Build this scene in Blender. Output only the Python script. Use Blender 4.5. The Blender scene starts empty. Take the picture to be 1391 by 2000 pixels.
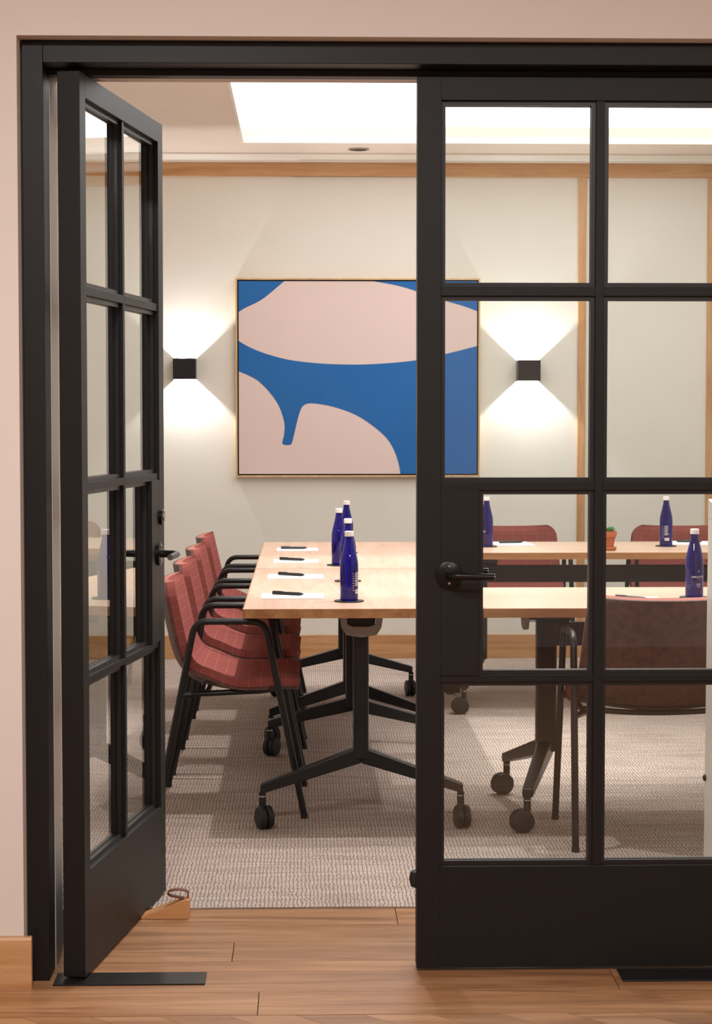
import bpy, bmesh, math, random
from mathutils import Vector, Matrix
from mathutils.geometry import tessellate_polygon
random.seed(7)
R = math.radians
sc = bpy.context.scene
col = sc.collection

# ------------------------------------------------------------------ camera
cam_d = bpy.data.cameras.new('camera'); cam = bpy.data.objects.new('camera', cam_d); col.objects.link(cam)
cam_d.sensor_fit = 'VERTICAL'; cam_d.sensor_height = 36.0
cam_d.lens = 3850.0 / 2000.0 * 36.0
cam.location = (0, -4.71, 1.365)
cam.rotation_euler = (R(90 - 2.84), 0, R(-1.52))
cam_d.clip_start = 0.05
sc.camera = cam
# ------------------------------------------------------------------ world / exposure
w = bpy.data.worlds.new('world'); sc.world = w; w.use_nodes = True
w.node_tree.nodes['Background'].inputs[0].default_value = (1, .95, .9, 1)
w.node_tree.nodes['Background'].inputs[1].default_value = 0.05
vs = sc.view_settings
vs.view_transform = 'Standard'; vs.look = 'None'; vs.gamma = 1.0; vs.use_curve_mapping = False
vs.exposure = 0.2
PANEL = 2.5          # luminous ceiling panel
SPOT = 100.0         # recessed downlights
SCONCE = 22.0
HALL = 64.0          # hallway ceiling lamps

# ------------------------------------------------------------------ materials
def lin(c):
    return tuple(((v/255.)/12.92 if v/255. <= .04045 else ((v/255.+.055)/1.055)**2.4) for v in c) + (1,)
def mat(name, c, rough=.5, metal=0., spec=.5):
    m = bpy.data.materials.new(name); m.use_nodes = True
    b = m.node_tree.nodes['Principled BSDF']
    b.inputs['Base Color'].default_value = lin(c); b.inputs['Roughness'].default_value = rough
    b.inputs['Metallic'].default_value = metal; b.inputs['Specular IOR Level'].default_value = spec
    return m
def nd(m, t, **kw):
    n = m.node_tree.nodes.new(t)
    for k, v in kw.items(): setattr(n, k, v)
    return n
def lk(m, a, b): m.node_tree.links.new(a, b)
def ramp(m, fac, stops):
    r = nd(m, 'ShaderNodeValToRGB')
    while len(r.color_ramp.elements) < len(stops): r.color_ramp.elements.new(.5)
    for e, (p, c) in zip(r.color_ramp.elements, stops): e.position = p; e.color = lin(c)
    lk(m, fac, r.inputs[0]); return r.outputs[0]
def bump(m, h, s, d=.002):
    b = nd(m, 'ShaderNodeBump'); b.inputs['Strength'].default_value = s; b.inputs['Distance'].default_value = d
    lk(m, h, b.inputs['Height']); lk(m, b.outputs[0], m.node_tree.nodes['Principled BSDF'].inputs['Normal'])
def coords(m, scale, kind='Object', rot=(0, 0, 0), rnd=0.):
    tc = nd(m, 'ShaderNodeTexCoord'); mp = nd(m, 'ShaderNodeMapping')
    mp.inputs['Scale'].default_value = scale; mp.inputs['Rotation'].default_value = rot
    lk(m, tc.outputs[kind], mp.inputs[0])
    if rnd:
        oi = nd(m, 'ShaderNodeObjectInfo'); mu = nd(m, 'ShaderNodeMath', operation='MULTIPLY'); mu.inputs[1].default_value = rnd
        lk(m, oi.outputs['Random'], mu.inputs[0]); cb = nd(m, 'ShaderNodeCombineXYZ')
        lk(m, mu.outputs[0], cb.inputs[0]); lk(m, mu.outputs[0], cb.inputs[1]); lk(m, mu.outputs[0], cb.inputs[2])
        lk(m, cb.outputs[0], mp.inputs['Location'])
    return mp.outputs[0]
def noise(m, v, scale, detail=4, rough=.6, dist=0.):
    n = nd(m, 'ShaderNodeTexNoise'); n.inputs['Scale'].default_value = scale; n.inputs['Detail'].default_value = detail
    n.inputs['Roughness'].default_value = rough; n.inputs['Distortion'].default_value = dist
    lk(m, v, n.inputs['Vector']); return n.outputs['Fac']
def paint(name, c, rough=.75, amp=3):
    m = mat(name, c, rough)
    f = noise(m, coords(m, (1, 1, 1)), 1.2, 3)
    lk(m, ramp(m, f, [(.3, tuple(v-amp for v in c)), (.7, tuple(min(255, v+amp) for v in c))]), m.node_tree.nodes['Principled BSDF'].inputs['Base Color'])
    bump(m, noise(m, coords(m, (1, 1, 1)), 180, 2), .08, .001)
    return m
def wood(name, ca, cb, cc, axis='x', rough=.42, tone=0., s=1.):
    m = mat(name, cb, rough); B = m.node_tree.nodes['Principled BSDF']
    st = {'x': (.7, 9, 9), 'y': (9, .7, 9), 'z': (9, 9, .7)}[axis]
    v = coords(m, tuple(k*s for k in st), rnd=37.)
    f1 = noise(m, v, 1.6, 5, .6, 1.2); f2 = noise(m, v, 11, 3, .6)
    mx = nd(m, 'ShaderNodeMath', operation='MULTIPLY_ADD'); mx.inputs[1].default_value = .3
    lk(m, f2, mx.inputs[0]); lk(m, f1, mx.inputs[2])
    c = ramp(m, mx.outputs[0], [(.45, ca), (.65, cb), (.85, cc)])
    if tone:
        oi = nd(m, 'ShaderNodeObjectInfo'); mr = nd(m, 'ShaderNodeMapRange'); mr.inputs[3].default_value = 1-tone; mr.inputs[4].default_value = 1+tone*.6
        lk(m, oi.outputs['Random'], mr.inputs[0]); hs = nd(m, 'ShaderNodeHueSaturation'); lk(m, mr.outputs[0], hs.inputs['Value']); lk(m, c, hs.inputs['Color']); c = hs.outputs[0]
    lk(m, c, B.inputs['Base Color']); bump(m, f2, .06, .001)
    return m
M = {}
M['hallwall'] = paint('hall_paint', (221, 210, 203))
M['wall'] = paint('room_paint', (222, 217, 207))
M['ceil'] = paint('ceiling_paint', (228, 214, 202))
M['white'] = mat('white_gloss_paint', (235, 230, 222), .4)
M['black'] = mat('black_door_paint', (17, 15, 15), .5, 0., .35)
M['bead'] = mat('black_bead_paint', (22, 20, 21), .4)
M['iron'] = mat('black_hardware', (30, 27, 26), .35, .6)
M['steel'] = mat('satin_steel', (190, 185, 180), .22, 1.)
M['plate'] = mat('black_plate', (28, 26, 28), .3, .3)
M['tube'] = mat('black_powder_coat', (26, 25, 26), .34, .2)
M['rubber'] = mat('black_rubber', (24, 23, 23), .55)
M['greyp'] = mat('grey_plastic', (150, 138, 130), .45)
M['oak'] = wood('oak_trim', (172, 122, 78), (190, 142, 96), (204, 160, 114), 'x')
M['oakz'] = wood('oak_trim_upright', (172, 122, 78), (190, 142, 96), (204, 160, 114), 'z')
M['plank'] = wood('oak_floor', (128, 86, 54), (160, 114, 76), (182, 138, 100), 'x', .38, .14)
M['subfloor'] = mat('dark_subfloor', (60, 40, 26), .8)
M['top'] = wood('light_oak_veneer', (190, 153, 127), (199, 165, 141), (208, 177, 154), 'x', .38, .03)
M['edge'] = wood('oak_edge', (150, 100, 58), (172, 120, 74), (190, 140, 92), 'x', .45)
M['shell'] = mat('brown_shell', (84, 50, 42), .6)
f = noise(M['shell'], coords(M['shell'], (1, 1, 1)), 38, 4)
lk(M['shell'], ramp(M['shell'], f, [(.35, (70, 40, 33)), (.65, (98, 60, 50))]), M['shell'].node_tree.nodes['Principled BSDF'].inputs['Base Color'])
# rust plaid fabric (thin paler checks woven in)
m = M['fabric'] = mat('rust_check_fabric', (150, 80, 70), .9, 0, .15)
v = coords(m, (1, 1, 1), 'UV')
br = nd(m, 'ShaderNodeTexBrick'); br.offset = 0.; br.inputs['Scale'].default_value = 1.; br.inputs['Mortar Size'].default_value = .0008
br.inputs['Mortar Smooth'].default_value = .3; br.inputs['Brick Width'].default_value = .062; br.inputs['Row Height'].default_value = .042
lk(m, v, br.inputs['Vector'])
fz = noise(m, v, 420, 2)
c0 = ramp(m, fz, [(.3, (130, 66, 60)), (.7, (150, 82, 75))])
lk(m, c0, br.inputs['Color1']); lk(m, c0, br.inputs['Color2']); br.inputs['Mortar'].default_value = lin((172, 112, 102))
lk(m, br.outputs['Color'], m.node_tree.nodes['Principled BSDF'].inputs['Base Color']); bump(m, fz, .25, .001)
# loop pile carpet
m = M['carpet'] = mat('loop_carpet', (180, 160, 146), .95, 0, .1)
v = coords(m, (1, 1, 1), 'Object', (0, 0, R(90)))
nv = nd(m, 'ShaderNodeTexNoise'); nv.inputs['Scale'].default_value = 38; lk(m, v, nv.inputs['Vector'])
va = nd(m, 'ShaderNodeVectorMath', operation='MULTIPLY_ADD'); va.inputs[1].default_value = (.024, .016, 0); lk(m, nv.outputs['Color'], va.inputs[0]); lk(m, v, va.inputs[2])
br = nd(m, 'ShaderNodeTexBrick'); br.inputs['Scale'].default_value = 1.; br.inputs['Brick Width'].default_value = .017; br.inputs['Row Height'].default_value = .0115
br.inputs['Mortar Size'].default_value = .0018; br.inputs['Mortar Smooth'].default_value = .9; lk(m, va.outputs[0], br.inputs['Vector'])
st = noise(m, coords(m, (2.0, 26, 1)), 1.5, 5, .7)
c0 = ramp(m, st, [(.3, (158, 139, 128)), (.5, (184, 167, 157)), (.72, (204, 189, 180))])
lk(m, c0, br.inputs['Color1']); lk(m, c0, br.inputs['Color2']); br.inputs['Mortar'].default_value = lin((112, 96, 85))
lk(m, br.outputs['Color'], m.node_tree.nodes['Principled BSDF'].inputs['Base Color'])
iv = nd(m, 'ShaderNodeMath', operation='SUBTRACT'); iv.inputs[0].default_value = 1.; lk(m, br.outputs['Fac'], iv.inputs[1]); bump(m, iv.outputs[0], .6, .004)
# clear pane: mirror-like reflection by angle, the rest passes through
m = M['glass'] = bpy.data.materials.new('clear_glass'); m.use_nodes = True; m.node_tree.nodes.remove(m.node_tree.nodes['Principled BSDF'])
fr = nd(m, 'ShaderNodeFresnel'); fr.inputs['IOR'].default_value = 1.5
# reflectance of the whole pane (both surfaces) taken at its front face: 2R/(1+R); the far face only lets light through
a1 = nd(m, 'ShaderNodeMath', operation='ADD'); a1.inputs[1].default_value = 1.; lk(m, fr.outputs[0], a1.inputs[0])
a2 = nd(m, 'ShaderNodeMath', operation='DIVIDE'); lk(m, fr.outputs[0], a2.inputs[0]); lk(m, a1.outputs[0], a2.inputs[1])
ge = nd(m, 'ShaderNodeNewGeometry'); a3 = nd(m, 'ShaderNodeMath', operation='SUBTRACT'); a3.inputs[0].default_value = 2.; 
a4 = nd(m, 'ShaderNodeMath', operation='MULTIPLY'); a4.inputs[1].default_value = 2.; lk(m, ge.outputs['Backfacing'], a4.inputs[0]); lk(m, a4.outputs[0], a3.inputs[1])
a5 = nd(m, 'ShaderNodeMath', operation='MULTIPLY'); lk(m, a2.outputs[0], a5.inputs[0]); lk(m, a3.outputs[0], a5.inputs[1])
tr = nd(m, 'ShaderNodeBsdfTransparent'); tr.inputs[0].default_value = (.955, .975, .962, 1)
gl = nd(m, 'ShaderNodeBsdfGlossy'); gl.inputs['Roughness'].default_value = 0.
mx = nd(m, 'ShaderNodeMixShader'); lk(m, a5.outputs[0], mx.inputs[0]); lk(m, tr.outputs[0], mx.inputs[1]); lk(m, gl.outputs[0], mx.inputs[2])
lk(m, mx.outputs[0], m.node_tree.nodes['Material Output'].inputs['Surface'])
m = M['bottle'] = mat('cobalt_glass', (26, 18, 140), .03); b = m.node_tree.nodes['Principled BSDF']; b.inputs['Transmission Weight'].default_value = .8; b.inputs['IOR'].default_value = 1.45
M['print'] = mat('cream_print', (232, 226, 214), .5)
M['dark_print'] = mat('dark_print', (40, 36, 60), .5)
M['cap'] = mat('white_cap', (236, 230, 228), .4)
M['paper'] = mat('white_paper', (242, 240, 240), .8)
M['pen'] = mat('black_pen', (28, 27, 30), .35)
M['coaster'] = mat('black_coaster', (30, 28, 28), .6)
M['terra'] = mat('terracotta', (184, 102, 62), .8)
M['leaf'] = mat('succulent_green', (72, 130, 62), .5)
M['soil'] = mat('soil', (150, 120, 60), .95)
M['leather'] = mat('brown_leather', (110, 62, 40), .6)
M['wedgewood'] = wood('wedge_oak', (176, 116, 68), (196, 138, 88), (210, 156, 106), 'x')
M['frameoak'] = wood('pale_frame_oak', (196, 158, 110), (210, 176, 130), (222, 192, 150), 'z')
M['pink'] = paint('pink_canvas', (222, 200, 194), .85, 2)
M['blue'] = paint('blue_canvas', (28, 100, 168), .8, 4)
def emis(name, c, s):
    m = bpy.data.materials.new(name); m.use_nodes = True; m.node_tree.nodes.remove(m.node_tree.nodes['Principled BSDF'])
    e = nd(m, 'ShaderNodeEmission'); e.inputs[0].default_value = c; e.inputs[1].default_value = s
    lk(m, e.outputs[0], m.node_tree.nodes['Material Output'].inputs['Surface']); return m
M['panel'] = emis('luminous_ceiling_fabric', (1, .985, .97, 1), PANEL)
M['hall_lens'] = emis('hall_lamp_lens', (1, .93, .86, 1), 2.)

# ------------------------------------------------------------------ mesh helpers
class MB:
    def __init__(s): s.v = []; s.f = []; s.uv = None; s.sm = []
    def add(s, vs_, fs, smooth=False):
        o = len(s.v); s.v += [tuple(p) for p in vs_]; s.f += [tuple(i+o for i in f_) for f_ in fs]; s.sm += [smooth]*len(fs); return s
    def box(s, x0, x1, y0, y1, z0, z1):
        x0, x1 = min(x0, x1), max(x0, x1)
        return s.add([(x0,y0,z0),(x1,y0,z0),(x1,y1,z0),(x0,y1,z0),(x0,y0,z1),(x1,y0,z1),(x1,y1,z1),(x0,y1,z1)],
                     [(0,3,2,1),(4,5,6,7),(0,1,5,4),(1,2,6,5),(2,3,7,6),(3,0,4,7)])
    def prism(s, pts, axis, a, b):          # pts 2D polygon (ccw), extruded along axis
        n = len(pts)
        def mk(p, t): return {'x': (t, p[0], p[1]), 'y': (p[0], t, p[1]), 'z': (p[0], p[1], t)}[axis]
        return s.add([mk(p, a) for p in pts]+[mk(p, b) for p in pts], [tuple(range(n))[::-1], tuple(range(n, 2*n))]+[(i, (i+1)%n, n+(i+1)%n, n+i) for i in range(n)])
    def tube(s, pts, r, n=12, caps=True):
        pts = [Vector(p) for p in pts]; rs = r if isinstance(r, (list, tuple)) else [r]*len(pts)
        ref = None; vs_ = []
        for i, p in enumerate(pts):
            t = (pts[min(i+1, len(pts)-1)]-pts[max(i-1, 0)]).normalized()
            if ref is None:
                ref = t.orthogonal().normalized()
            ref = (ref-t*ref.dot(t)).normalized(); bn = t.cross(ref)
            for k in range(n):
                a = 2*math.pi*k/n; vs_.append(p+(ref*math.cos(a)+bn*math.sin(a))*rs[i])
        fs = [(i*n+k, i*n+(k+1)%n, (i+1)*n+(k+1)%n, (i+1)*n+k) for i in range(len(pts)-1) for k in range(n)]
        s.add(vs_, fs, True)
        if caps:
            o = len(s.v)-len(vs_); s.f += [tuple(o+k for k in range(n))[::-1], tuple(o+(len(pts)-1)*n+k for k in range(n))]; s.sm += [False, False]
        return s
    def lathe(s, prof, n=24, c=(0, 0, 0), axis='z'):
        vs_ = []
        for r_, h in prof:
            for k in range(n):
                a = 2*math.pi*k/n; x, y = r_*math.cos(a), r_*math.sin(a)
                vs_.append({'z': (c[0]+x, c[1]+y, c[2]+h), 'y': (c[0]+x, c[1]+h, c[2]-y), 'x': (c[0]+h, c[1]+x, c[2]+y)}[axis])
        fs = [(i*n+k, i*n+(k+1)%n, (i+1)*n+(k+1)%n, (i+1)*n+k) for i in range(len(prof)-1) for k in range(n)]
        fs += [tuple(range(n))[::-1], tuple((len(prof)-1)*n+k for k in range(n))]
        return s.add(vs_, fs, True)
    def build(s, name, m, parent=None, bevel=0., loc=None, rz=0., autosm=True):
        me = bpy.data.meshes.new(name); me.from_pydata(s.v, [], s.f); me.update()
        for p, q in zip(me.polygons, s.sm): p.use_smooth = q
        if s.uv:
            ul = me.uv_layers.new(name='UVMap')
            for l in me.loops: ul.data[l.index].uv = s.uv[l.vertex_index]
        me.materials.append(m)
        o = bpy.data.objects.new(name, me); col.objects.link(o)
        if autosm and any(s.sm):
            try:
                bm = bmesh.new(); bm.from_mesh(me)
                for e in bm.edges:
                    if len(e.link_faces) == 2 and e.calc_face_angle(0) > R(38): e.smooth = False
                bm.to_mesh(me); bm.free()
            except Exception: pass
        if bevel:
            bv = o.modifiers.new('bevel', 'BEVEL'); bv.width = bevel; bv.segments = 2; bv.limit_method = 'ANGLE'; bv.angle_limit = R(40)
        if parent: o.parent = parent
        if loc: o.location = loc
        if rz: o.rotation_euler.z = rz
        return o
def tag(o, label=None, cat=None, group=None, kind=None):
    if label: o['label'] = label
    if cat: o['category'] = cat
    if group: o['group'] = group
    if kind: o['kind'] = kind
    return o
def empty(name, loc=(0, 0, 0), rz=0.):
    o = bpy.data.objects.new(name, None); col.objects.link(o); o.location = loc; o.rotation_euler.z = rz; o.empty_display_size = .1; return o
def copy_tree(o, parent=None):
    c = o.copy(); col.objects.link(c)
    if parent: c.parent = parent
    for ch in list(o.children): copy_tree(ch, c)
    return c
def B(x0, x1, y0, y1, z0, z1): return MB().box(x0, x1, y0, y1, z0, z1)
def struct(o, label, cat): return tag(o, label, cat, kind='structure')

# ------------------------------------------------------------------ room shell
XL, XR, YF, YB, ZC = -1.35, 3.4, .25, 6.28, 2.80
HX0, HX1, HY, HZ = -2.6, 3.4, -6.6, 2.95
fl = B(HX0, HX1, HY, .683, -.08, -.012).build('floor', M['subfloor']); struct(fl, 'oak plank floor running through the doorway', 'floor')
cp = B(XL-.1, XR+.1, .683, YB+.1, -.08, 0).build('carpet', M['carpet']); tag(cp, 'beige loop pile carpet of the meeting room', 'carpet', kind='structure')
tm = B(-.612, 1.165, .676, .684, -.01, .003).build('trim_1', M['steel']); struct(tm, 'thin metal strip where carpet meets oak floor', 'trim')
# planks across the doorway
rows = [(-.285, -.106, (-1.5, -.107, 1.45)), (-.106, .066, (-.9, .75)), (.066, .157, (-1.3, .3)), (.157, .334, (-1.6, -.181, 1.3)), (.334, .505, (-.75, .93)), (.505, .676, (-1.4, .251))]
for y0, y1, js in rows:
    xs = [HX0] + list(js) + [HX1]
    if y0 > .2: xs = [-.611] + [j for j in js if -.6 < j < 1.15] + [1.164]
    for a, b_ in zip(xs, xs[1:]):
        B(a+.0011, b_-.0011, y0+.0011, y1-.0011, -.012, 0).build('plank', M['plank'], fl)
for r_ in range(5):                     # chevron blocks of the hall floor
    ya = -.287-r_*.36; yb = ya-.36; d = .36*(1 if r_ % 2 == 0 else -1)
    pw = .155
    for k in range(-4, 42):
        x = HX0+.1+k*pw
        pts = [(x, ya-.0011), (x+d, yb+.0011), (x+d+pw-.0022, yb+.0011), (x+pw-.0022, ya-.0011)]
        if max(p[0] for p in pts) < HX0 or min(p[0] for p in pts) > HX1: continue
        MB().prism(pts, 'z', -.012, 0).build('plank', M['plank'], fl)
B(HX0, HX1, HY, -2.089, -.012, 0).build('far_floor_boards', M['plank'], fl)['kind'] = 'stuff'
# hall side wall with the opening
wf = MB(); wf.box(HX0, -.668, -.05, .11, 0, HZ); wf.box(1.223, HX1, -.05, .11, 0, HZ); wf.box(-.668, 1.223, -.05, .11, 2.247, HZ)
wf.box(XL-.1, -.612, .11, .25, 0, HZ); wf.box(1.167, XR+.1, .11, .25, 0, HZ); wf.box(-.612, 1.167, .11, .25, 2.19, HZ)
struct(wf.build('wall_front', M['hallwall']), 'pinkish cream painted wall around the black doors', 'wall')
bb = MB().prism([(-.07, 0), (-.05, 0), (-.05, .124), (-.066, .124), (-.07, .118)][::-1], 'x', HX0, -.648).build('baseboard_front', M['oak']); struct(bb, 'tall oak baseboard beside the black door frame', 'baseboard')
struct(MB().prism([(-.07, 0), (-.05, 0), (-.05, .124), (-.066, .124), (-.07, .118)][::-1], 'x', 1.203, HX1).build('baseboard_front', M['oak']), 'oak baseboard on the hinge side of the closed door', 'baseboard')
# hall enclosure behind the camera
struct(B(HX0-.1, HX0, HY, .11, 0, HZ).build('wall_hall_left', M['hallwall']), 'painted side wall of the hall', 'wall')
struct(B(HX1, HX1+.1, HY, .11, 0, HZ).build('wall_hall_right', M['hallwall']), 'painted far side wall of the hall', 'wall')
struct(B(HX0, HX1, HY-.1, HY, 0, HZ).build('wall_hall_back', M['hallwall']), 'painted rear wall of the hall', 'wall')
struct(B(HX0-.1, HX1+.1, HY-.1, .25, HZ, HZ+.1).build('ceiling_hall', M['ceil']), 'painted hall ceiling', 'ceiling')
# meeting room walls
struct(B(XL-.1, XR+.1, YB, YB+.1, 0, ZC+.2).build('wall_back', M['wall']), 'cream meeting room wall carrying the painting', 'wall')
struct(B(XL-.1, XL, YF, YB, 0, ZC+.2).build('wall_left', M['wall']), 'cream wall behind the row of chairs', 'wall')
struct(B(XR, XR+.1, YF, YB, 0, ZC+.2).build('wall_right', M['wall']), 'cream wall at the open end of the tables', 'wall')
struct(B(XL, XR, YB-.016, YB, 0, .131).build('baseboard_back', M['oak'], bevel=.002), 'oak baseboard under the painting wall', 'baseboard')
struct(B(XL, XL+.016, YF, YB-.016, 0, .131).build('baseboard_left', M['oak']), 'oak baseboard behind the row of chairs', 'baseboard')
struct(B(XL, XR, YB-.018, YB, 2.678, 2.754).build('trim_2', M['oak'], bevel=.002), 'horizontal oak rail under the ceiling moulding', 'trim')
for i, (x, l) in enumerate(((1.5495, 'upright oak batten beside the sconce right of the painting'), (2.272, 'upright oak batten furthest from the painting'))):
    struct(B(x-.0215, x+.0215, YB-.015, YB, .131, 2.678).build('trim_%d' % (3+i), M['oakz'], bevel=.002), l, 'trim')
cn = MB().prism([(YB, 2.754), (YB-.022, 2.754), (YB-.022, 2.766), (YB-.034, 2.772), (YB-.05, 2.79), (YB-.075, 2.79), (YB-.075, 2.80), (YB, 2.80)][::-1], 'x', XL, XR)
struct(cn.build('trim_5', M['white']), 'white stepped ceiling moulding above the oak rail', 'trim')
# ceiling with luminous tray
CX0, CX1, CY0, CY1 = -.326, 2.75, 1.0, 5.80
ce = MB(); ce.box(XL, CX0, YF, YB, ZC, ZC+.2); ce.box(CX1, XR, YF, YB, ZC, ZC+.2); ce.box(CX0, CX1, YF, CY0, ZC, ZC+.2); ce.box(CX0, CX1, CY1, YB, ZC, ZC+.2)
struct(ce.build('ceiling', M['ceil']), 'painted ceiling around the glowing tray', 'ceiling')
lp = empty('ceiling_light_tray', ((CX0+CX1)/2, (CY0+CY1)/2, ZC)); tag(lp, 'large rectangular luminous ceiling tray above the tables', 'ceiling light')
hx, hy = (CX1-CX0)/2, (CY1-CY0)/2
q = MB()
for a in (-1, 1):
    q.box(a*hx, a*(hx-.012), -hy, hy, -.004, .022); q.box(-hx+.012, hx-.012, min(a*hy, a*(hy-.012)), max(a*hy, a*(hy-.012)), -.004, .022)
q.build('tray_lip', M['white'], lp)
B(-hx, hx, -hy, hy, .085, .09).build('light_panel', M['panel'], lp)
def downlight(x, y, z, label, power=0., spread=60, group=None):
    d = empty('recessed_downlight', (x, y, z)); tag(d, label, 'downlight', group)
    MB().lathe([(.048, 0), (.058, 0), (.058, -.004), (.046, -.006), (.046, 0)], 28).build('trim_ring', M['greyp'], d)
    MB().lathe([(.040, .001), (.046, .001), (.046, -.003), (.04, -.003)], 24).build('baffle', M['iron'], d)
    if power:
        ld = bpy.data.lights.new('downlight_beam', 'SPOT'); ld.energy = power; ld.color = (1, .97, .955); ld.spot_size = R(spread); ld.spot_blend = .35; ld.shadow_soft_size = .025
        lo = bpy.data.objects.new('downlight_beam', ld); col.objects.link(lo); lo.parent = d; lo.location = (0, 0, -.012)
    return d
downlight(.3, 6.05, ZC, 'small recessed fitting in ceiling above the painting')
for x, y, sp, l in ((.13, 1.62, 75, 'over the doorway end of the long table'), (.13, 3.0, 55, 'over the middle of the long table'), (.13, 4.25, 55, 'over the painting end of the long table'),
                    (1.35, 2.05, 70, 'over the crosswise table behind the closed door'), (1.5, 3.5, 75, 'over the open floor between the tables')):
    downlight(x, y, ZC+.085, 'small downlight in luminous tray ' + l, SPOT, sp, 'downlights in the ceiling tray')
# hall lamps (flush ceiling lamps behind the camera)
for x, y in ((-.5, -2.3), (1.3, -3.4)):
    d = empty('flush_ceiling_lamp', (x, y, HZ)); tag(d, 'round flush lamp on the hall ceiling, ' + ('closer to' if y > -3 else 'farther from') + ' the doors', 'ceiling lamp', 'hall ceiling lamps')
    MB().lathe([(.2, 0), (.2, -.03), (.18, -.04)], 32).build('lamp_rim', M['white'], d)
    MB().lathe([(.178, -.041), (.05, -.046)], 32).build('lamp_lens', M['hall_lens'], d)
    ld = bpy.data.lights.new('hall_lamp_light', 'AREA'); ld.shape = 'DISK'; ld.size = .34; ld.energy = HALL; ld.color = (1, .97, .945)
    lo = bpy.data.objects.new('hall_lamp_light', ld); col.objects.link(lo); lo.parent = d; lo.location = (0, 0, -.06)
# lectern assumed for an unidentified pale strip inside the room by the closed door
le = empty('lectern', (1.41, 1.08, 0)); tag(le, 'pale painted lectern just inside the closed door', 'lectern')
MB().prism([(-.195, 0), (.195, 0), (.19, 1.05), (-.19, 1.05)], 'y', -.12, .12).build('body', M['white'], le, bevel=.002)
MB().prism([(-.122, 1.05), (.122, 1.05), (.122, 1.11), (-.122, 1.07)], 'x', -.19, .19).build('reading_top', M['white'], le, bevel=.002)
MB().lathe([(.010, 0), (.010, -.005), (.005, -.008)], 16, (-.1938, .105, .265), 'x').build('bumper', M['rubber'], le)

# ------------------------------------------------------------------ door frame
df = empty('door_frame', (.2775, 0, 0)); tag(df, 'matte black steel frame around the double doors', 'door frame', kind='structure')
def fb(n, *a): return MB().box(a[0]-.2775, a[1]-.2775, *a[2:]).build(n, M['black'], df, bevel=.0015)
fb('jamb', -.664, -.614, 0, .11, 0, 2.243); fb('jamb', 1.169, 1.219, 0, .11, 0, 2.243)
fb('head', -.614, 1.169, 0, .11, 2.193, 2.243); fb('head_stop', -.614, 1.169, .085, .13, 2.178, 2.193)
# ------------------------------------------------------------------ door leaves (hinge at local x=0, hall face at y=0)
W_, T_ = .88, .054
def leaf(name, sx, label):
    d = empty(name); tag(d, label, 'door', kind='structure')
    def b(n, x0, x1, z0, z1, y0=0., y1=T_, m='black', bev=.0007): return B(sx*x0, sx*x1, y0, y1, z0, z1).build(n, M[m], d, bevel=bev)
    b('stile', 0, .053, .008, 2.174); b('stile', W_-.057, W_, .008, 2.174)
    b('rail', .053, W_-.057, 2.119, 2.174); b('bottom_panel', .053, W_-.057, .008, .259)
    zs = [(1.672, 2.119), (1.20, 1.651), (.729, 1.181), (.259, .713)]
    xs = [(.053, .428), (.448, W_-.057)]
    b('muntin', .428, .448, .259, 2.119, .004, T_-.004)
    for z0, z1 in ((1.651, 1.672), (1.181, 1.20), (.713, .729)):
        for x0, x1 in xs: b('muntin', x0, x1, z0, z1, .004, T_-.004)
    b('lock_block', W_-.151, W_-.057, .729, 1.181)
    for i, (z0, z1) in enumerate(zs):
        for j, (x0, x1) in enumerate(xs):
            if i == 2 and j == 1: x1 = W_-.151
            e = .011; q = MB()
            for y0, y1 in ((.013, .0235), (.0305, .041)):
                q.box(sx*x0, sx*(x0+e), y0, y1, z0, z1); q.box(sx*(x1-e), sx*x1, y0, y1, z0, z1)
                q.box(sx*(x0+e), sx*(x1-e), y0, y1, z0, z0+e); q.box(sx*(x0+e), sx*(x1-e), y0, y1, z1-e, z1)
            q.build('glazing_bead', M['bead'], d)
            B(sx*(x0+.002), sx*(x1-.002), .024, .030, z0+.002, z1-.002).build('pane', M['glass'], d)
    # lever handles on both faces
    hx = sx*(W_-.078)
    for y0, sy in ((0, -1), (T_, 1)):
        h = MB().lathe([(.033, 0), (.033, sy*.007), (.030, sy*.009)], 32, (hx, y0, .976), 'y').build('handle_rose', M['iron'], d)
        MB().tube([(hx, y0+sy*.008, .976), (hx, y0+sy*.045, .976), (hx-sx*.006, y0+sy*.054, .976), (hx-sx*.02, y0+sy*.058, .976), (hx-sx*.105, y0+sy*.058, .974)], [.011, .0095, .0092, .009, .008], 14).build('lever', M['iron'], h)
        MB().lathe([(.0085, 0), (.0085, -.001)], 14, (hx-sx*.1055, y0+sy*.058, .974), 'x').build('lever_tip', M['steel'], h)
        for dz in (-.021, .021): MB().lathe([(.004, sy*.009), (.003, sy*.0105)], 10, (hx, y0, .976+dz), 'y').build('screw', M['steel'], h)
    return d
d1 = leaf('door_1', 1, 'black glazed door standing open into the meeting room')
d1.location = (-.528, 0, 0); d1.rotation_euler.z = R(81.3)
for y0, sy in ((0, -1), (T_, 1)):
    lc = MB().lathe([(.022, 0), (.022, sy*.008), (.018, sy*.01)], 24, (W_-.05, y0, 1.078), 'y').build('lock_cylinder', M['iron'], d1)
    MB().lathe([(.009, sy*.0101), (.009, sy*.0125)], 18, (W_-.05, y0, 1.078), 'y').build('keyway', M['steel'], lc)
d2 = leaf('door_2', -1, 'closed black glazed door with lever handle')
d2.location = (1.155, .06, 0)
MB().lathe([(.0, -.024), (.012, -.018), (.016, 0), (.012, .018), (0, .024)], 16, (-W_-.001, .03, .222)).build('edge_roller', M['rubber'], d2)
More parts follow.
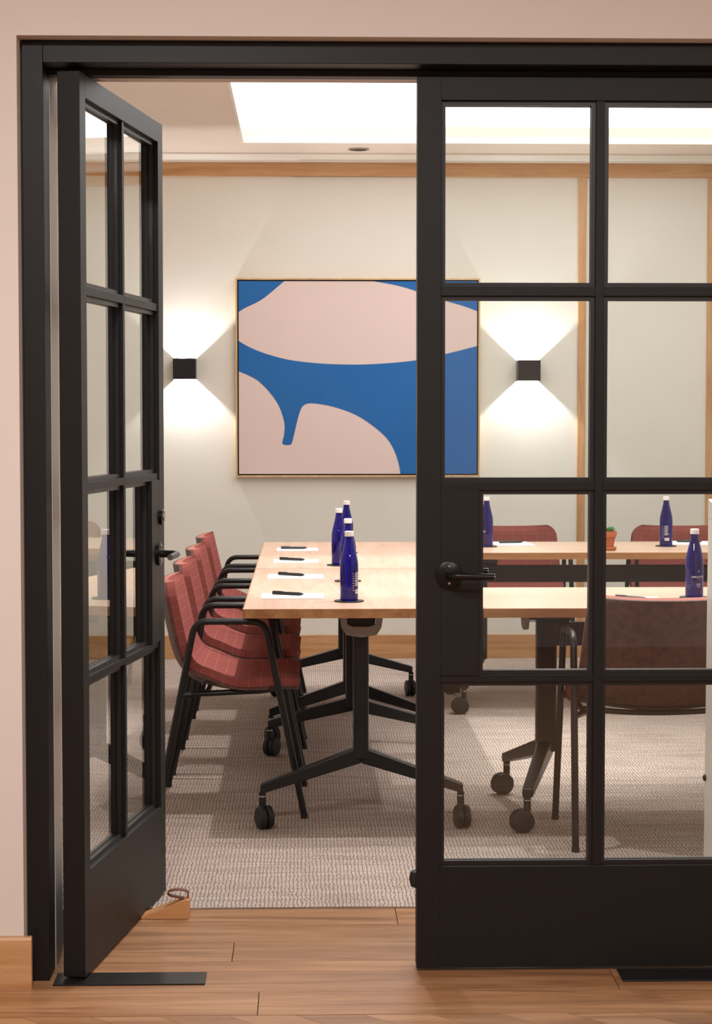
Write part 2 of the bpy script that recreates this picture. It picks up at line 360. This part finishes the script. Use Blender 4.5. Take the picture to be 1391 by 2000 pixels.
# floor pivot plates
tag(B(-.601, -.238, -.045, .055, 0, .004).build('pivot_plate', M['plate'], bevel=.001), 'black metal floor plate under the open door', 'floor plate', 'door pivot plates')
tag(B(.767, 1.156, -.045, .055, 0, .004).build('pivot_plate', M['plate'], bevel=.001), 'black metal floor plate under the closed door', 'floor plate', 'door pivot plates')
# door wedge
dw = empty('door_wedge', (-.377, .60, 0), R(0)); tag(dw, 'oak wedge with leather loop holding the door open', 'door wedge')
MB().prism([(-.066, 0), (.066, 0), (.066, .052), (.055, .053), (-.066, .006)], 'y', -.025, .025).build('wedge', M['wedgewood'], dw, bevel=.0015)
pts = [(.062, 0, .048)] + [(.034+.028*math.cos(a), 0, .066+.010*math.sin(a)) for a in [R(t) for t in range(-20, 250, 20)]] + [(.05, 0, .052)]
q = MB()
for p0, p1 in zip(pts, pts[1:]):
    dx, dz = p1[0]-p0[0], p1[2]-p0[2]; L = math.hypot(dx, dz) or 1; nx, nz = -dz/L*.0015, dx/L*.0015
    q.prism([(p0[0]-nx, p0[2]-nz), (p1[0]-nx, p1[2]-nz), (p1[0]+nx, p1[2]+nz), (p0[0]+nx, p0[2]+nz)], 'y', -.011, .011)
q.build('strap', M['leather'], dw)

# ------------------------------------------------------------------ painting
pt = empty('framed_painting', (.302, YB-.04, 1.017)); tag(pt, 'large blue and pink abstract canvas in thin oak frame', 'painting')
PW, PH = 1.356, 1.10; hw = PW/2
for n, a in (('frame_side', (-hw, -hw+.009, 0, .04, 0, PH)), ('frame_side', (hw-.009, hw, 0, .04, 0, PH)), ('frame_rail', (-hw+.009, hw-.009, 0, .04, 0, .009)), ('frame_rail', (-hw+.009, hw-.009, 0, .04, PH-.009, PH))):
    B(*a).build(n, M['frameoak'], pt)
B(-hw+.009, hw-.009, .022, .038, .009, PH-.009).build('shadow_gap', M['bead'], pt)
x0, x1, z0, z1 = -hw+.017, hw-.017, .017, PH-.017
B(x0, x1, .008, .03, z0, z1).build('canvas', M['pink'], pt)
def crv(pts, n=6):
    out = []
    P = [pts[0]]+pts+[pts[-1]]
    for i in range(1, len(P)-2):
        for k in range(n):
            t = k/n; out.append(tuple(.5*(2*P[i][j]+(P[i+1][j]-P[i-1][j])*t+(2*P[i-1][j]-5*P[i][j]+4*P[i+1][j]-P[i+2][j])*t*t+(-P[i-1][j]+3*P[i][j]-3*P[i+1][j]+P[i+2][j])*t**3) for j in (0, 1)))
    return out+[pts[-1]]
def uvp(p): return (x0+(p[0]-350)/980*(x1-x0), z1-(p[1]-103)/797*(z1-z0))
def shape(poly):
    pl = [uvp(p) for p in poly]; pl = [p for i, p in enumerate(pl) if math.dist(p, pl[i-1]) > 1e-5]; n = len(pl)
    tri = tessellate_polygon([[Vector((u, v_, 0)) for u, v_ in pl]])
    q = MB(); q.add([(u, .0068, v_) for u, v_ in pl]+[(u, .0082, v_) for u, v_ in pl], [tuple(t) for t in tri]+[(i, (i+1) % n, n+(i+1) % n, n+i) for i in range(n)])
    o = q.build('blue_shape', M['blue'], pt)
    bm = bmesh.new(); bm.from_mesh(o.data); bmesh.ops.recalc_face_normals(bm, faces=bm.faces[:]); bm.to_mesh(o.data); bm.free()
shape([(350, 103)] + crv([(537, 103), (500, 135), (455, 172), (420, 193), (380, 212), (350, 230)]))
shape(crv([(905, 103), (1000, 120), (1085, 145), (1200, 183), (1270, 203), (1330, 225)]) + [(1330, 103)])
shape(crv([(350, 350), (400, 378), (470, 405), (560, 428), (680, 442), (820, 447), (950, 442), (1085, 428), (1200, 403), (1330, 370)]) + [(1330, 900)] +
      crv([(1015, 900), (1008, 860), (990, 805), (958, 752), (900, 700), (830, 655), (750, 625), (680, 610), (635, 608), (612, 620), (600, 645), (590, 680), (577, 735), (568, 770), (560, 779), (537, 779), (528, 771), (535, 740), (538, 700), (530, 660), (510, 610), (475, 560), (430, 515), (390, 492), (350, 475)]))
# ------------------------------------------------------------------ wall sconces (open boxes, a lamp inside, light leaves up and down)
for (x, z, lab) in ((-.656, 1.615, 'small black up and down sconce on the open-door side of painting'), (1.2475, 1.606, 'small black up and down sconce between painting and oak batten')):
    s = empty('wall_sconce', (x, YB, z)); tag(s, lab, 'wall lamp', 'wall sconces beside the painting')
    q = MB(); a, h, t, d = .0625, .0575, .003, .10
    q.box(-a, -a+t, -d, 0, -h, h); q.box(a-t, a, -d, 0, -h, h); q.box(-a+t, a-t, -d, -d+t, -h, h)
    q.build('housing', M['tube'], s)
    MB().box(-a+t, a-t, -.006, -.001, -h*.8, h*.8).build('back_plate', M['tube'], s)
    MB().lathe([(.012, -.022), (.012, -.007)], 16, (0, 0, 0), 'y').build('lamp_socket', M['white'], s)
    if True:
        ld = bpy.data.lights.new('sconce_light', 'POINT'); ld.energy = SCONCE; ld.color = (1, .99, .98); ld.shadow_soft_size = .006
        lo = bpy.data.objects.new('sconce_light', ld); col.objects.link(lo); lo.parent = s; lo.location = (0, -.05, 0)

# ------------------------------------------------------------------ tables (local: length along x from 0..L, width along y +-W/2)
TL, TW, TH = 1.66, .774, .74
def make_table():
    t = empty('flip_top_table'); tag(t, 'tmp', 'table', 'oak topped meeting tables on castors')
    B(.004, TL-.004, -TW/2+.004, TW/2-.004, TH-.029, TH).build('tabletop', M['top'], t)
    q = MB(); z0, z1 = TH-.030, TH-.0006
    q.box(0, .004, -TW/2, TW/2, z0, z1); q.box(TL-.004, TL, -TW/2, TW/2, z0, z1); q.box(.004, TL-.004, -TW/2, -TW/2+.004, z0, z1); q.box(.004, TL-.004, TW/2-.004, TW/2, z0, z1)
    q.build('edge_band', M['edge'], t)
    MB().box(.27, TL-.27, -.018, .018, .575, .655).build('beam', M['tube'], t, bevel=.004)
    for e, sg in ((0, 1), (TL, -1)):
        def X(v): return e+sg*v
        xc = X(.25)
        B(X(.215), X(.285), -.026, .026, .21, .665).build('column', M['tube'], t, bevel=.010)
        hs = MB()
        prof = [(-.073, .706), (-.066, .66), (-.05, .636), (0, .628), (.05, .636), (.066, .66), (.073, .706), (.05, .706), (.046, .672), (.03, .664), (-.03, .664), (-.046, .672), (-.05, .706)]
        hs.prism([(y, z) for y, z in prof], 'x', X(.17), X(.185)); hs.build('tilt_handle', M['greyp'], t, bevel=.002)
        MB().prism([(-.05, .709), (-.045, .668), (0, .655), (.045, .668), (.05, .709)], 'x', X(.186), X(.33)).build('hinge_housing', M['tube'], t, bevel=.003)
        for sy in (-1, 1):
            q = MB(); n = 5
            for k in range(n):       # tapered swept arm from column foot outwards and down
                pass
            secs = []
            for k in range(n+1):
                u = k/n; y = sy*(.0+.335*u); x = X(.25-.10*u); zc = .228-.098*u; hh = .028-.012*u; ww = .026-.008*u
                secs += [(x-ww, y, zc-hh), (x+ww, y, zc-hh), (x+ww, y, zc+hh), (x-ww, y, zc+hh)]
            fs = [(k*4+i, k*4+(i+1) % 4, k*4+4+(i+1) % 4, k*4+4+i) for k in range(n) for i in range(4)] + [(3, 2, 1, 0), tuple(n*4+i for i in range(4))]
            MB().add(secs, fs).build('foot', M['tube'], t, bevel=.004)
            cx_, cy_ = X(.15), sy*.328
            c = MB().lathe([(.012, .065), (.012, .118)], 14, (cx_, cy_, 0)).build('caster', M['rubber'], t)
            a = random.uniform(-.6, .6)
            dx, dy = -sg*math.cos(a)*.018, math.sin(a)*.018
            MB().lathe([(.0123, .104), (.0123, .108)], 14, (cx_, cy_, 0)).build('collar', M['steel'], c)
            for o_ in (-1, 1):
                w_ = MB().lathe([(.030, -.010), (.037, -.008), (.0385, -.003), (.0385, .005), (.034, .010), (.012, .011)], 24, (0, 0, 0), 'y').build('wheel', M['rubber'], c)
                ax = Vector((dy, -dx, 0)).normalized()
                w_.location = (cx_+dx+ax.x*.0125*o_, cy_+dy+ax.y*.0125*o_, .0385); w_.rotation_euler.z = math.atan2(ax.y, ax.x)-R(90)
            MB().box(cx_+min(0, dx)-.009, cx_+max(0, dx)+.009, cy_-.008, cy_+.008, .055, .078).build('hood', M['rubber'], c, bevel=.003)
    return t
tb = make_table()
tabs = [((.19, 1.60, 0), 90, 'oak meeting table with three-chair end nearest the doorway'), ((.19, 3.262, 0), 90, 'oak meeting table between the first long table and painting wall'),
        ((.579, 1.987, 0), 0, 'oak meeting table set crosswise behind the closed door'), ((.579, 4.535, 0), 0, 'oak meeting table carrying the potted succulent')]
tabs[0] = (tabs[0][0], 90, 'oak meeting table whose end with grey tilt handle faces the doorway')
for i, (loc, rz, lab) in enumerate(tabs):
    t = tb if i == 0 else copy_tree(tb)
    t.location = loc; t.rotation_euler.z = R(rz); t['label'] = lab

# ------------------------------------------------------------------ chairs (local +x forward, front feet at x=0)
prof = [(-.462, .795), (-.452, .745), (-.440, .690), (-.428, .635), (-.415, .580), (-.398, .535), (-.372, .500), (-.335, .479), (-.28, .468), (-.21, .464), (-.14, .466), (-.08, .469), (-.045, .467), (-.012, .460)]
prof = crv(prof, 8)
_L = [0.]
for p0, p1 in zip(prof, prof[1:]): _L.append(_L[-1]+math.dist(p0, p1))
_T = _L[-1]; _pos = sorted({round(v, 5) for v in [_T*k/44 for k in range(45)] + [_T-.05*(k/8)**2 for k in range(9)] + [.05*(k/8)**2 for k in range(9)]})
def _at(s_):
    for i in range(len(_L)-1):
        if s_ <= _L[i+1] or i == len(_L)-2:
            t_ = (s_-_L[i])/((_L[i+1]-_L[i]) or 1); return (prof[i][0]+(prof[i+1][0]-prof[i][0])*t_, prof[i][1]+(prof[i+1][1]-prof[i][1])*t_)
prof = [_at(v) for v in _pos]
acc = [0.]
for p0, p1 in zip(prof, prof[1:]): acc.append(acc[-1]+math.dist(p0, p1))
LT = acc[-1]
def cupf(s_):
    t_ = min(1, max(0, (s_-.22)/.16)); t_ = t_*t_*(3-2*t_)
    return .035*(1-t_)+.018*t_+.026*math.exp(-((s_-.36)/.07)**2)
def chair_pad(i0, i1, o0, o1, grow=0., puff=0.):
    q = MB(); m_ = 18; n_ = i1-i0+1; fr, bk, uv = [], [], []
    for i in range(i0, i1+1):
        p = prof[i]; a = prof[max(i-1, 0)]; c = prof[min(i+1, len(prof)-1)]
        tx, tz = c[0]-a[0], c[1]-a[1]; L = math.hypot(tx, tz); nx, nz = -tz/L, tx/L      # towards the sitter
        s_ = acc[i]; wd = .245+.025*min(1, s_/.3)-.01*max(0, (s_-.5)/.3)+grow
        for dd in (s_+.002, LT-s_+.002):
            r_ = .06
            if dd < r_: wd -= r_-math.sqrt(max(0, r_*r_-(r_-dd)**2))
        cup = cupf(s_)
        for k in range(m_+1):
            t_ = -1+2*k/m_; lift = cup*abs(t_)**2.4
            ed = max(abs(t_)**8, 1-min(1, min(s_, LT-s_)/.03) if puff else 0)
            f0 = o0-puff*min(1, ed)
            fr.append((p[0]+nx*(f0+lift), t_*wd, p[1]+nz*(f0+lift))); bk.append((p[0]+nx*(o1+lift), t_*wd, p[1]+nz*(o1+lift)))
            uv.append((t_*.26+.031, s_))
    q.v = fr+bk; q.uv = uv+uv; N = len(fr); w1 = m_+1
    for i in range(n_-1):
        for k in range(m_):
            a = i*w1+k; q.f.append((a, a+w1, a+w1+1, a+1)); q.f.append((N+a, N+a+1, N+a+w1+1, N+a+w1))
    rim = [k for k in range(w1)] + [i*w1+m_ for i in range(1, n_)] + [(n_-1)*w1+k for k in range(m_-1, -1, -1)] + [i*w1 for i in range(n_-2, 0, -1)]
    for a, b_ in zip(rim, rim[1:]+rim[:1]): q.f.append((a, b_, N+b_, N+a))
    q.sm = [True]*len(q.f); return q
def arc(pts, r=.045, n=6):
    out = [Vector(pts[0])]
    for a, b_, c in zip(pts, pts[1:], pts[2:]):
        a, b_, c = Vector(a), Vector(b_), Vector(c); u = (a-b_).normalized(); v_ = (c-b_).normalized()
        for k in range(n+1):
            t_ = k/n; p = (b_+u*r)*(1-t_)**2+b_*2*t_*(1-t_)+(b_+v_*r)*t_**2; out.append(p)
    return out+[Vector(pts[-1])]
SPL = min(range(len(prof)), key=lambda i: abs(prof[i][0]+.372)+abs(prof[i][1]-.5))   #                     # profile index where back turns into seat
def make_chair():
    c = empty('armchair'); tag(c, 'tmp', 'chair')
    chair_pad(0, SPL, 0, -.040, 0, .012).build('backrest', M['fabric'], c)
    chair_pad(SPL, len(prof)-1, 0, -.040, 0, .012).build('seat', M['fabric'], c)
    sh = chair_pad(0, len(prof)-1, -.0405, -.050, .003).build('shell', M['shell'], c); sh['label'] = 'plain brown back shell'
    rim = []
    for t_ in range(-18, 19):                 # black piping where shell turns under the seat
        u = t_/18; i = SPL+3; p = prof[i]; a = prof[i-1]; d_ = prof[i+1]; L = math.hypot(d_[0]-a[0], d_[1]-a[1]); nx, nz = -(d_[1]-a[1])/L, (d_[0]-a[0])/L
        l_ = -.053+cupf(acc[i])*abs(u)**2.4; rim.append((p[0]+nx*l_, u*.272, p[1]+nz*l_))
    MB().tube(rim, .006, 8).build('piping', M['rubber'], sh)
    r_ = .0115
    for s in (-1, 1):
        y0, y1 = s*.288, s*.280
        A, Bk, Cf, D = (-.497, y0, .012), (-.367, y1, .668), (-.132, y1, .668), (.0, y0, .012)
        pth = arc([A, Bk, Cf, D])
        jr = Vector(A).lerp(Vector(Bk), .9); jf = Vector(Cf).lerp(Vector(D), .1)
        arm = [jr]+[p for p in pth[1:-1] if True]+[jf]
        MB().tube(arm, r_, 14).build('armrest', M['tube'], c)
        MB().tube([A, jr], r_, 14).build('leg', M['tube'], c); MB().tube([jf, D], r_, 14).build('leg', M['tube'], c)
        for fx in (A, D): MB().lathe([(.0125, 0), (.0125, .014)], 14, (fx[0], fx[1], 0)).build('glide', M['rubber'], c)
        ra = Vector(A).lerp(Vector(Bk), .612); rb = Vector(D).lerp(Vector(Cf), .655)
        MB().tube([ra, (ra.x+.05, s*.245, .418), (rb.x-.06, s*.245, .428), rb], .010, 12).build('seat_rail', M['tube'], c)
    for x_, z_ in ((-.33, .417), (-.13, .424)):
        MB().tube([(x_, .245*k/8, z_+.008-.014*(1-(k/8)**2)) for k in range(-8, 9)], .009, 12).build('crossbar', M['tube'], c)
    return c
ch = make_chair()
cl = [((0, 2.19, 0), 0, 'rust checked armchair at the long table, first from the doorway', 'armchairs along the long table'),
      ((0, 3.0, 0), 0, 'rust checked armchair at the long table, second from the doorway', 'armchairs along the long table'),
      ((0, 3.81, 0), 0, 'rust checked armchair at the long table, third from the doorway', 'armchairs along the long table'),
      ((0, 4.62, 0), 0, 'rust checked armchair at the long table, last one before the painting wall', 'armchairs along the long table'),
      ((1.135, 1.862, 0), 90, 'armchair turning its plain brown back to the closed door', None),
      ((1.045, 4.90, 0), -90, 'rust armchair behind the far table, next to the painting', 'armchairs behind the far table'),
      ((1.935, 4.90, 0), -90, 'rust armchair behind the far table, beyond the oak batten', 'armchairs behind the far table')]
for i, (loc, rz, lab, g) in enumerate(cl):
    c = ch if i == 0 else copy_tree(ch)
    c.location = loc; c.rotation_euler.z = R(rz); c['label'] = lab
    if g: c['group'] = g
    elif 'group' in c: del c['group']

# ------------------------------------------------------------------ bottles on coasters, notepads, pens
TZ = TH+.0003
def make_bottle(face):
    b_ = empty('water_bottle'); tag(b_, 'tmp', 'bottle')
    MB().lathe([(.024, 0), (.0295, .002), (.0305, .006), (.0305, .118), (.0298, .128), (.0275, .142), (.0225, .163), (.0175, .183), (.0142, .198), (.0132, .206), (.0132, .214)], 36).build('body', M['bottle'], b_)
    MB().lathe([(.0135, .2135), (.0152, .2145), (.0152, .229), (.0135, .231)], 28).build('cap', M['cap'], b_)
    R0 = .0308
    def wrap(me, z):
        for v_ in me.vertices:
            a = v_.co.x/R0; zz = v_.co.y+z
            v_.co = (R0*math.sin(a), -R0*math.cos(a), zz)
    def strips(rects, name, m, rr=R0):
        q = MB()
        for xa, xb, za, zb in rects:
            n = max(1, int((xb-xa)/.003)); 
            for k in range(n):
                a0, a1 = (xa+(xb-xa)*k/n)/rr, (xa+(xb-xa)*(k+1)/n)/rr
                q.add([(rr*math.sin(a0), -rr*math.cos(a0), za), (rr*math.sin(a1), -rr*math.cos(a1), za), (rr*math.sin(a1), -rr*math.cos(a1), zb), (rr*math.sin(a0), -rr*math.cos(a0), zb)], [(0, 1, 2, 3)])
        return q.build(name, m, b_)
    if face == 'front':
        def text(s_, size, z, name):
            cu = bpy.data.curves.new(name, 'FONT'); cu.body = s_; cu.size = size; cu.align_x = 'CENTER'; cu.resolution_u = 2
            o = bpy.data.objects.new(name, cu); col.objects.link(o); bpy.context.view_layer.update()
            me = bpy.data.meshes.new_from_object(o.evaluated_get(bpy.context.evaluated_depsgraph_get())); bpy.data.objects.remove(o)
            bm = bmesh.new(); bm.from_mesh(me); bmesh.ops.subdivide_edges(bm, edges=[e for e in bm.edges if e.calc_length() > .004], cuts=1); bm.to_mesh(me); bm.free()
            wrap(me, z); me.materials.clear(); me.materials.append(M['print']); ob = bpy.data.objects.new(name, me); col.objects.link(ob); ob.parent = b_
        text('SARATOGA', .0098, .066, 'lettering'); 
        for k, (wd, z) in enumerate(((.007, .0615), (.012, .046), (.018, .0425), (.014, .039), (.012, .034))): strips([(-wd/2, wd/2, z, z+.0009)], 'small_print', M['print'])
        # drop emblem outline
        dp = [(0, .0055), (.0012, .0028), (.0021, .0005), (.0018, -.0014), (0, -.0024), (-.0018, -.0014), (-.0021, .0005), (-.0012, .0028)]
        q = MB(); rr = R0
        for (xa, za), (xb, zb) in zip(dp, dp[1:]+dp[:1]):
            for sc_ in (1,):
                pts_ = [(xa, za), (xb, zb), (xb*.68, zb*.68), (xa*.68, za*.68)]
                q.add([(rr*math.sin(x_/rr), -rr*math.cos(x_/rr), .0875+z_) for x_, z_ in pts_], [(0, 1, 2, 3)])
        q.build('drop_emblem', M['print'], b_)
    if face == 'back' or face == 'front':
        off = 0 if face == 'back' else math.pi*R0
        rr = []
        for k in range(11): rr.append((off-.012, off-.012+random.uniform(.014, .025), .092-k*.0042, .0934-k*.0042))
        for k in range(8): rr.append((off-.022, off-.022+random.uniform(.004, .007), .090-k*.008, .0912-k*.008))
        strips(rr, 'small_print', M['print']); strips([(off-.011, off+.011, .024, .037)], 'barcode_label', M['print'])
        strips([(off-.009+k*.0022, off-.009+k*.0022+random.choice((.0006, .0012)), .027, .035) for k in range(8)], 'barcode', M['dark_print'], R0+.0001)
    return b_
bf = make_bottle('front')
bl = [((.151, 1.85), 118, 'cobalt blue water bottle on the long table, first from the doorway', 'bottles on the long table'), ((.165, 2.643), 118, 'cobalt blue water bottle on the long table, second from the doorway', 'bottles on the long table'),
      ((.145, 3.425), 118, 'cobalt blue water bottle on the long table, third from the doorway', 'bottles on the long table'), ((.192, 4.153), 118, 'cobalt blue water bottle on the long table, last before the painting wall', 'bottles on the long table'),
      ((1.329, 1.948), 18, 'cobalt blue water bottle showing its white lettering behind closed door', None), ((.862, 4.551), -60, 'cobalt blue water bottle on far table, half hidden by the door', 'bottles on the far table'),
      ((1.715, 4.565), 178, 'cobalt blue water bottle on far table with printed back label', 'bottles on the far table')]
cs0 = None
for i, ((x, y), rz, lab, g) in enumerate(bl):
    o = bf if i == 0 else copy_tree(bf)
    o.location = (x, y, TZ+.0045); o.rotation_euler.z = R(-rz if rz == 118 else rz); o['label'] = lab
    if g: o['group'] = g
    elif 'group' in o: del o['group']
    if cs0 is None:
        cs = cs0 = MB().lathe([(.049, 0), (.05, .001), (.05, .0035), (.048, .0043), (.045, .0035), (.0, .0035)], 40).build('coaster', M['coaster'])
    else:
        cs = cs0.copy(); col.objects.link(cs)
    cs.location = (x, y, TZ); tag(cs, 'round black coaster under ' + lab.replace('cobalt blue water bottle', 'blue bottle'), 'coaster', 'black coasters')
pads = [((-.039, 2.025), .214, .185, 0, 'long table, first from the doorway'), ((-.032, 2.838), .214, .185, 0, 'long table, second from the doorway'), ((-.034, 3.632), .19, .18, 0, 'long table, third from the doorway'),
        ((-.03, 4.35), .19, .18, 0, 'long table, last before the painting wall'), ((1.0, 4.735), .185, .26, 3, 'far table before the chair next to the painting'), ((1.1, 1.84), .19, .25, -4, 'crosswise table before the brown-backed chair'), ((1.87, 4.765), .2, .25, -3, 'far table beside the back-label bottle')]
pn0 = None
for i, ((x, y), wx, wy, rz, lab) in enumerate(pads):
    p = B(-wx/2, wx/2, -wy/2, wy/2, 0, .004).build('notepad', M['paper'], None, loc=(x, y, TZ), rz=R(rz)); tag(p, 'white notepad on ' + lab, 'notepad', 'notepads on the tables')
    if pn0 is None:
        pn = pn0 = empty('pen'); bd = MB().tube([(-.06, 0, .0058), (.045, 0, .0058), (.055, 0, .0058), (.06, 0, .0058)], [.0058, .0058, .0038, .001], 12).build('barrel', M['pen'], pn)
        MB().box(-.06, -.02, -.0015, .0015, .0112, .0128).build('clip', M['pen'], bd)
    else: pn = copy_tree(pn0)
    pa = [-28, -34, -28, -2, 12, -38, -20][i]
    pn.location = (x+.0-.015*(i < 4), y+.02, TZ+.004); pn.rotation_euler.z = R(pa)
    tag(pn, 'black pen on notepad, ' + lab, 'pen', 'pens on the notepads')
# potted succulent
pp = empty('potted_succulent', (1.398, 4.30, TZ)); tag(pp, 'small green succulent in terracotta pot on far table', 'potted plant')
MB().lathe([(.028, 0), (.036, .002), (.041, .014), (.039, .016), (.03, .008), (.0, .008)], 28).build('saucer', M['terra'], pp)
MB().lathe([(.024, .0085), (.034, .062), (.039, .062), (.041, .088), (.036, .088), (.034, .078), (.0, .078)], 28).build('pot', M['terra'], pp)
MB().lathe([(.0335, .0785), (.02, .083), (.0, .084)], 20).build('soil', M['soil'], pp)
for k in range(17):
    a = k*2.4; t_ = .25+.75*k/16; el = R(78-50*t_)
    L = .030+.006*random.random(); d_ = Vector((math.cos(a)*math.cos(el), math.sin(a)*math.cos(el), math.sin(el))); b0 = Vector((math.cos(a)*.010*t_, math.sin(a)*.010*t_, .083))
    MB().tube([b0, b0+d_*L*.35, b0+d_*L*.7, b0+d_*L], [.003, .0065, .005, .0006], 7).build('leaf', M['leaf'], pp)
